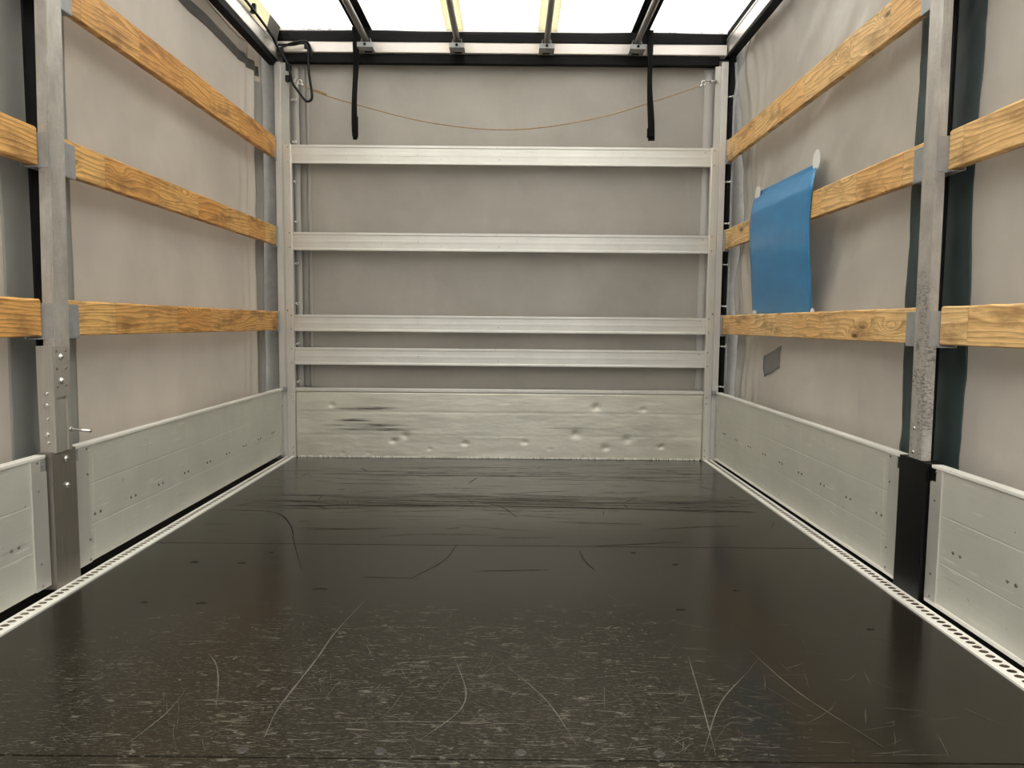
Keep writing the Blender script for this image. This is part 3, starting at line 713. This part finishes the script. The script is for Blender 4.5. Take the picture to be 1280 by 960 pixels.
# ---------------------------------------------------------------- front frame uprights
scr = None
for side, lab in ((-1, 'pale aluminium frame upright with screws at the left end of the cross beams'), (1, 'pale aluminium frame upright with screws at the right end of the cross beams')):
    T = thing('frame_upright', (side*1.213, D, 0), lab, 'upright', 'uprights that hold the cross beams')
    b = MB()
    b.prism([(side*1.1925, D), (side*1.1985, D-.004), (side*1.222, D-.004), (side*1.2235, D), (side*1.2365, D), (side*1.2365, D+.012), (side*1.206, D+.014), (side*1.206, D+.030), (side*1.1925, D+.030)], 'z', 0, 1.797)
    b.build('upright_profile', M['alu_post'], T)
    for (zz, xx, r) in ((1.780, 1.211, .004), (1.700, 1.211, .004), (1.301, 1.210, .004), (1.219, 1.210, .004), (.858, 1.229, .005), (.830, 1.2075, .004), (.752, 1.2075, .004), (.636, 1.2065, .004), (.555, 1.2065, .004), (.372, 1.207, .0065), (.337, 1.207, .0065), (.061, 1.206, .004), (.025, 1.206, .004)):
        yy = D-.004 if xx < 1.222 else D
        q = MB(); q.dome((side*xx, yy, zz), (0, -1, 0), r, .003, 10, 2); q.build('screw', M['dark_steel' if r < .006 else 'steel'], T, True)

# ---------------------------------------------------------------- cross beams
beam_lab = ['pale aluminium cross beam, topmost on the front wall, under the black straps', 'aluminium cross beam second from the top of the front wall', 'aluminium cross beam third from the top of the front wall, upper of the close pair', 'aluminium cross beam fourth from the top, just above the bottom board']
for (z0, z1), lab in zip(((1.692, 1.796), (1.204, 1.3055), (.740, .835), (.546, .6445)), beam_lab):
    h = z1-z0
    b = MB()
    pr = [(D+.001, z0), (D+.001, z0+.010), (D+.0035, z0+.013), (D+.0035, z0+h*.42), (D+.0028, z0+h*.43), (D+.0028, z0+h*.57), (D+.0035, z0+h*.58), (D+.0035, z1-.016), (D+.001, z1-.013), (D+.001, z1-.0015), (D+.0025, z1), (D+.0285, z1), (D+.0285, z0)]
    b.prism(pr, 'x', -1.1920, 1.1920)
    tag(b.build('cross_beam', M['alu_beam']), lab, 'beam', 'cross beams of the front wall')

# ---------------------------------------------------------------- bottom board of the front wall
T = thing('front_board', (0, D+.01, 0), 'dented aluminium bottom board of the front wall, with dark scuff streaks', 'board')
dents = [(-.921, .026, .02), (-.766, .026, .02), (-.408, .055, .022), (.841, .299, .03), (.565, .308, .05), (.626, .07, .035), (.302, .058, .02), (-.55, .13, .04), (-.62, .10, .03), (.45, .15, .05), (.75, .12, .05), (-.2, .09, .03), (.95, .08, .03), (-.98, .31, .03), (.15, .10, .03)]
def fpan(u, v):
    x = -1.1920+2.384*u; z = .004+.382*v
    d = .0010*fb(Vector((x*3, z*9, 40)))
    for (a, c, r) in dents: d += (.0045 if r > .025 else .003)*math.exp(-((x-a)**2+((z-c)*1.3)**2)/(r*r*.30))
    for zz in (.27, .135): d += .0012*math.exp(-((z-zz)/.003)**2)
    return (x, D+.001+max(d, -.0005), z)
b = MB(); b.grid(fpan, 240, 60, .018, (0, 1, 0)); b.build('dented_sheet', M['front_panel'], T, True)
b = MB(); b.box(-1.192, 1.192, D-.003, D+.026, .3885, .4105, .004); b.build('top_rail', M['alu_post'], T)
b = MB(); n = 170
for k in range(n):
    x = -1.18+2.36*k/n; r_ = rnd.uniform(.3, 1.0)
    b.box(x, x+.010*r_+.003, D-.003-.002*r_, D+.001, .0008, .004+.007*r_)
b.build('sealing_bead', M['rail_white'], T, label='broken white sealing bead')

# ---------------------------------------------------------------- header rail under the roof
T = thing('header_rail', (0, D, 2.30), 'brushed aluminium header rail across the top of the front wall', 'rail')
b = MB()
b.prism([(D+.004, 2.3015), (D-.002, 2.306), (D-.002, 2.355), (D+.004, 2.362), (D+.05, 2.362), (D+.05, 2.3015)], 'x', -1.262, 1.262); b.build('rail_profile', M['alu_header'], T)
b = MB(); b.box(-1.236, 1.226, D+.010, D+.05, 2.252, 2.3012, .003); b.build('lower_seal', M['rubber'], T, label='black rubber strip under the rail')
b = MB(); b.grid(lambda u, v: (-1.262+2.52*u, D+.010+.006*math.sin(u*21)*v, 2.3625+(.0615+.003*math.sin(u*9))*v), 80, 4, .012, (0, 1, 0)); b.build('upper_flap', M['rubber'], T, True, 'black flap between rail and roof sheet')
# closing strip above the flap up to the roof
b = MB(); b.box(-1.30, 1.30, D+.052, D+.066, 2.30, 2.440); b.build('rail_back', M['rubber'], T)

# ---------------------------------------------------------------- roof side rails
for side, zl, zh, lab in ((-1, 2.272, 2.352, 'long aluminium roof rail above the left curtain, with cable tied along it'), (1, 2.318, 2.408, 'long aluminium roof rail above the right curtain')):
    T = thing('roof_rail', (side*1.28, 2.1, zl), lab, 'rail', 'roof side rails')
    xi = 1.270
    b = MB(); b.prism([(side*xi, zl+.002), (side*xi, zh-.022), (side*(xi+.004), zh-.019), (side*(xi+.004), zh-.012), (side*xi, zh-.009), (side*xi, zh), (side*(xi+.06), zh), (side*(xi+.06), zl), (side*(xi+.003), zl)], 'y', .04, D+.04)
    b.build('rail_profile', M['alu_rail'], T)
    b = MB(); b.box(side*(xi+.004), side*(xi+.05), .04, D+.03, zl-.032 if side < 0 else zl-.014, zl-.0005, .002); b.build('lower_seal', M['rubber'], T)
    if side > 0:
        b = MB(); b.box(side*(xi+.001), side*(xi+.03), .04, D+.03, zh+.0005, 2.443, .002); b.build('upper_seal', M['black_web'], T, label='black strip along the roof edge')
    else:
        b = MB(); b.prism([(-1.272, zh+.001), (-1.249, 2.441), (-1.252, 2.442), (-1.279, zh+.001)], 'y', .04, 4.03); b.build('edge_flap', M['cream'], T, label='cream flap lit from above')
        b = MB(); b.prism([(-1.271, zh+.001), (-1.246, 2.441), (-1.252, 2.442), (-1.279, zh+.001)], 'y', 4.032, D+.01); b.build('edge_flap', M['band_dark'], T, label='brown flap end')

# ---------------------------------------------------------------- roof poles
pole0 = thing('roof_pole', (-.748, 4.09, 2.34), 'tmp', 'pole', 'roof poles running along the truck body')
b = MB(); b.cyl((-.748, .05, 2.342), (-.748, 4.115, 2.342), .0165, .0165, 20); b.build('pole_tube', M['foot_steel'], pole0, True)
b = MB()
# pressed U shaped holder with flared ears, fixed on the header
b.box(-.790, -.706, 4.070, 4.135, 2.2925, 2.2955, .001)
b.prism([(-.790, 2.2925), (-.787, 2.2925), (-.768, 2.352), (-.771, 2.352)], 'y', 4.100, 4.180)
b.prism([(-.709, 2.2925), (-.706, 2.2925), (-.725, 2.352), (-.728, 2.352)], 'y', 4.100, 4.180)
b.box(-.790, -.706, 4.068, 4.071, 2.2925, 2.318, .001)
br = b.build('pole_bracket', M['galv'], pole0, label='pressed steel holder')
q = MB(); q.cyl((-.748, 4.068, 2.306), (-.748, 4.064, 2.306), .008, .008, 6); q.build('bolt', M['rubber'], br)
q = MB(); q.box(-.768, -.728, 4.1365, 4.180, 2.300, 2.350, .002); q.build('inner_block', M['rubber'], br)
pole0['label'] = 'roof pole nearest the left wall, in front of a black roof band'
for dx, lab in ((.502, 'roof pole second from the left wall, in front of a cream roof band'), (.995, 'roof pole second from the right wall, in front of a cream roof band'), (1.493, 'roof pole nearest the right wall, in front of a black roof band')):
    c = copy_tree(pole0); c.location.x += dx; c['label'] = lab

# ---------------------------------------------------------------- black straps hanging from the roof edge
for i, (xt, xb, zb, lab) in enumerate(((-.815, -.820, 1.812, 'black strap hanging in front of the left part of the front wall'), (.820, .838, 1.822, 'black strap hanging in front of the right part of the front wall'))):
    b = MB()
    def fn(u, v, xt=xt, xb=xb, zb=zb, i=i):
        z = 2.425+(zb-2.425)*v; xc = xt+(xb-xt)*v + .004*math.sin(v*7+i)
        w = .018*(1-.22*math.sin(PI*min(1, v*1.1))**2) * (1 if v < .93 or i else 1-.35*(v-.93)/.07)
        return (xc+(u-.5)*2*w, D-.045+.010*math.sin(v*5+i)+(u-.5)*.012*math.sin(v*6), z)
    b.grid(fn, 4, 60, .003, (0, 1, 0))
    T = b.build('hanging_strap', M['black_web'], None, True)
    q = MB()
    zz = zb+.03; xc = xb
    q.box(xc-.020 if i else xc-.014, xc+.012 if i else xc+.016, D-.060, D-.030, zz-.012, zz+.040 if i else zz+.10, .004)
    q.build('strap_end', M['black_web'], T, label='doubled sewn strap end')
    tag(T, lab, 'strap', 'black straps on the front wall')

# ---------------------------------------------------------------- rope across the front wall
T = thing('rope', (0, D-.03, 1.88), 'thin tan rope sagging across the top of the front wall between two hooks', 'rope')
pts = [(-1.125, 2.130), (-1.062, 2.090), (-.839, 2.021), (-.39, 1.918), (.06, 1.885), (.509, 1.946), (.865, 2.049), (1.087, 2.125), (1.125, 2.140)]
P = spl([(x, D-.012-.0, z) for x, z in pts], 14)
b = MB(); b.tube(P, .0032, 8); b.build('cord', M['rope'], T, True)
q = MB()
for a in (0, .004): q.tube([(-1.07+a, D-.012, 2.093+a), (-1.03, D-.014, 2.085+a), (-.985, D-.016, 2.066+a)], .0028, 6)
q.build('loose_end', M['rope'], T, True)
for sx, x0, z0 in ((-1, -1.135, 2.135), (1, 1.135, 2.150)):
    q = MB(); q.torus((x0, D-.012, z0), (0, 1, 0), .012, .0035); q.torus((x0+sx*.026, D-.012, z0+.006), (0, .3, 1), .013, .0035)
    q.cyl((x0+sx*.030, D-.012, z0+.008), (sx*1.205, D-.010, z0+.012), .0045); q.cyl((sx*1.20, D-.010, z0+.012), (sx*1.215, D+.014, z0+.012), .009, .009, 8)
    q.cyl((x0-sx*.004, D-.012, z0-.010), (x0-sx*.022, D-.012, z0-.020), .006, .006, 8)
    q.build('hook', M['steel'], T, True, 'shiny steel hook and shackle')

# ---------------------------------------------------------------- black cable in the left corner
b = MB()
P = spl([(-1.255, 3.0, 2.372), (-1.252, 3.6, 2.366), (-1.248, 4.0, 2.345), (-1.235, 4.10, 2.300), (-1.200, 4.12, 2.240), (-1.180, 4.125, 2.190), (-1.165, 4.13, 2.120), (-1.135, 4.13, 2.075), (-1.092, 4.13, 2.022), (-1.062, 4.13, 2.026), (-1.056, 4.13, 2.06), (-1.072, 4.14, 2.16), (-1.080, 4.15, 2.240), (-1.080, 4.15, 2.32), (-1.110, 4.15, 2.338), (-1.17, 4.14, 2.325), (-1.24, 4.13, 2.322)], 12)
b.tube(P, .0068, 8)
T = b.build('cable', M['cable'], None, True); tag(T, 'black cable looping down from the roof corner at the left', 'cable')
q = MB(); q.tube(spl([(-1.24, 4.135, 2.30), (-1.16, 4.135, 2.335), (-1.09, 4.14, 2.345), (-1.065, 4.15, 2.31), (-1.062, 4.15, 2.26)], 10), .006, 8)
q.build('second_lead', M['cable'], T, True)
for (x, y, z, r) in ((-1.262, 3.80, 2.375, .018), (-1.225, 4.12, 2.28, .017), (-1.185, 4.13, 2.20, .014), (-1.19, 4.13, 2.14, .012), (-1.088, 4.15, 2.325, .012)):
    q = MB(); q.box(x-r, x+r, y-.01, y+.01, z-r*1.3, z+r*1.3, .003); q.build('cable_tie', M['cable'], T)


# ---------------------------------------------------------------- blue sheet stuck over the planks
Lp = [(948.6, 239.6), (942, 251), (938, 271.7), (936.7, 299), (938.3, 340), (940.2, 386), (940.6, 392)]
Rp = [(1021, 204), (1015, 237), (1012.3, 264.8), (1011.2, 294.6), (1012.8, 340.4), (1014.6, 386), (1014.8, 392)]
def Xf(z):
    K = [(.80, 1.314), (.855, 1.312), (.95, 1.296), (1.10, 1.281), (1.215, 1.2735), (1.355, 1.2735), (1.40, 1.290), (1.46, 1.338), (9, 1.338)]
    for (a, xa), (c, xc) in zip(K, K[1:]):
        if z <= c: t = max(0, (z-a)/(c-a)); return xa+(xc-xa)*t
    return 1.338
def drape(px, py):
    x = 1.28
    for _ in range(12): x = .5*x + .5*Xf(on_x(px, py, x).z)
    return on_x(px, py, x)
Ls = [drape(p.x, p.y) for p in spl([(a, c, 0) for a, c in Lp], 10)]; Rs = [drape(p.x, p.y) for p in spl([(a, c, 0) for a, c in Rp], 10)]
n = len(Ls)-1
def fn(u, v):
    i = min(int(v*n+1e-6), n); p = Ls[i].lerp(Rs[i], u)
    k = math.sin(PI*u)*math.sin(PI*v)
    p = Vector(p); p.x = Xf(p.z) - .0025*k - .0035*k*abs(fb(Vector((u*4, v*5, 50))))
    return p
b = MB(); b.grid(fn, 24, n, .0012, (1, 0, 0))
T = b.build('blue_sheet', M['blue'], None, True); tag(T, 'bright blue plastic sheet hung over the middle plank on the right wall', 'sheet')
def disc(px, py, x, ry, rz, off=.0015):
    c = on_x(px, py, x); q = MB(); n = 28
    A = [q.bm.verts.new((c.x, c.y+ry*math.cos(2*PI*i/n), c.z+rz*math.sin(2*PI*i/n))) for i in range(n)]
    B = [q.bm.verts.new((c.x+off, v.co.y, v.co.z)) for v in A]
    q.bm.faces.new(A); q.bm.faces.new(B)
    for i in range(n): q.bm.faces.new((A[i], A[(i+1) % n], B[(i+1) % n], B[i]))
    q.build('sticker', M['white'], T, label='round white sticker')
disc(1020.5, 200, 1.331, .038, .043); disc(947, 242, 1.331, .040, .037)
disc(943, 390, 1.309, .026, .020); disc(1015, 391, 1.307, .020, .020)

# ---------------------------------------------------------------- right corner tension rod and curtain hooks
b = MB(); b.tube(spl([(1.318, 4.196, .40), (1.318, 4.197, 1.0), (1.317, 4.197, 1.62), (1.316, 4.197, 2.03), (1.322, 4.197, 2.10), (1.326, 4.197, 2.16), (1.318, 4.197, 2.27)], 8), .0065, 8)
T = b.build('tension_rod', M['galv'], None, True); tag(T, 'thin grey curtain tension rod standing in the right front corner', 'rod')
names = ['topmost', 'second from top', 'third from top', 'fourth from top', 'fifth from top', 'sixth from top', 'lowest']
for i, z in enumerate((2.085, 1.612, 1.378, 1.143, .905, .672, .437)):
    q = MB(); q.cyl((1.283, 4.205, z), (1.306, 4.193, z-.002), .0055, .0055, 10); q.dome((1.306, 4.193, z-.002), (.9, -.45, 0), .0085, .006, 12, 3); q.cyl((1.277, 4.208, z), (1.284, 4.204, z), .009, .009, 8)
    o = q.build('curtain_hook', M['steel'], None, True); tag(o, 'small bright curtain hook in the right front corner, %s of its column' % names[i], 'hook', 'curtain hooks in the right corner')
for i, z in enumerate((1.596, 1.369, 1.130, .899, .664, .441)):
    q = MB(); q.cyl((-1.208, D+.044, z), (-1.186, D+.040, z), .0045, .0045, 8); q.torus((-1.180, D+.040, z), (0, 1, 0), .0075, .003, 14, 6); q.box(-1.210, -1.196, D+.036, D+.048, z-.006, z+.006, .001)
    o = q.build('curtain_hook', M['steel'], None, True); tag(o, 'small bright curtain hook at the left frame upright, %s of its column' % (names[:5]+['lowest'])[i], 'hook', 'curtain hooks at the left upright')
for z, lab in ((2.058, 'flat bright clip on the curtain edge under the cable loop, upper one'), (1.822, 'flat bright clip on the curtain edge just above the top cross beam')):
    q = MB(); q.box(-1.232, -1.178, D+.050, D+.054, z-.005, z+.007, .001); q.box(-1.240, -1.226, D+.046, D+.058, z-.011, z+.011, .002); q.box(-1.186, -1.172, D+.046, D+.058, z-.010, z+.010, .002)
    tag(q.build('curtain_clip', M['steel'], None), lab, 'clip', 'flat clips on the left curtain edge')

# ---------------------------------------------------------------- floor bolts along the near joint
for x, w in ((-.42, 'left of centre'), (-.165, 'just left of centre'), (.095, 'near centre'), (.351, 'right of centre')):
    q = MB(); q.cyl((x, 1.271, 0.0003), (x, 1.271, .0016), .011, .010, 20); q.torus((x, 1.271, .0016), (0, 0, 1), .0085, .0012, 20, 6); q.cyl((x, 1.271, .0012), (x, 1.271, .0024), .0045, .004, 6)
    tag(q.build('floor_bolt', M['dull'], None, False), 'round bolt head in the floor joint at the bottom edge, %s' % w, 'bolt', 'bolts along the near floor joint')
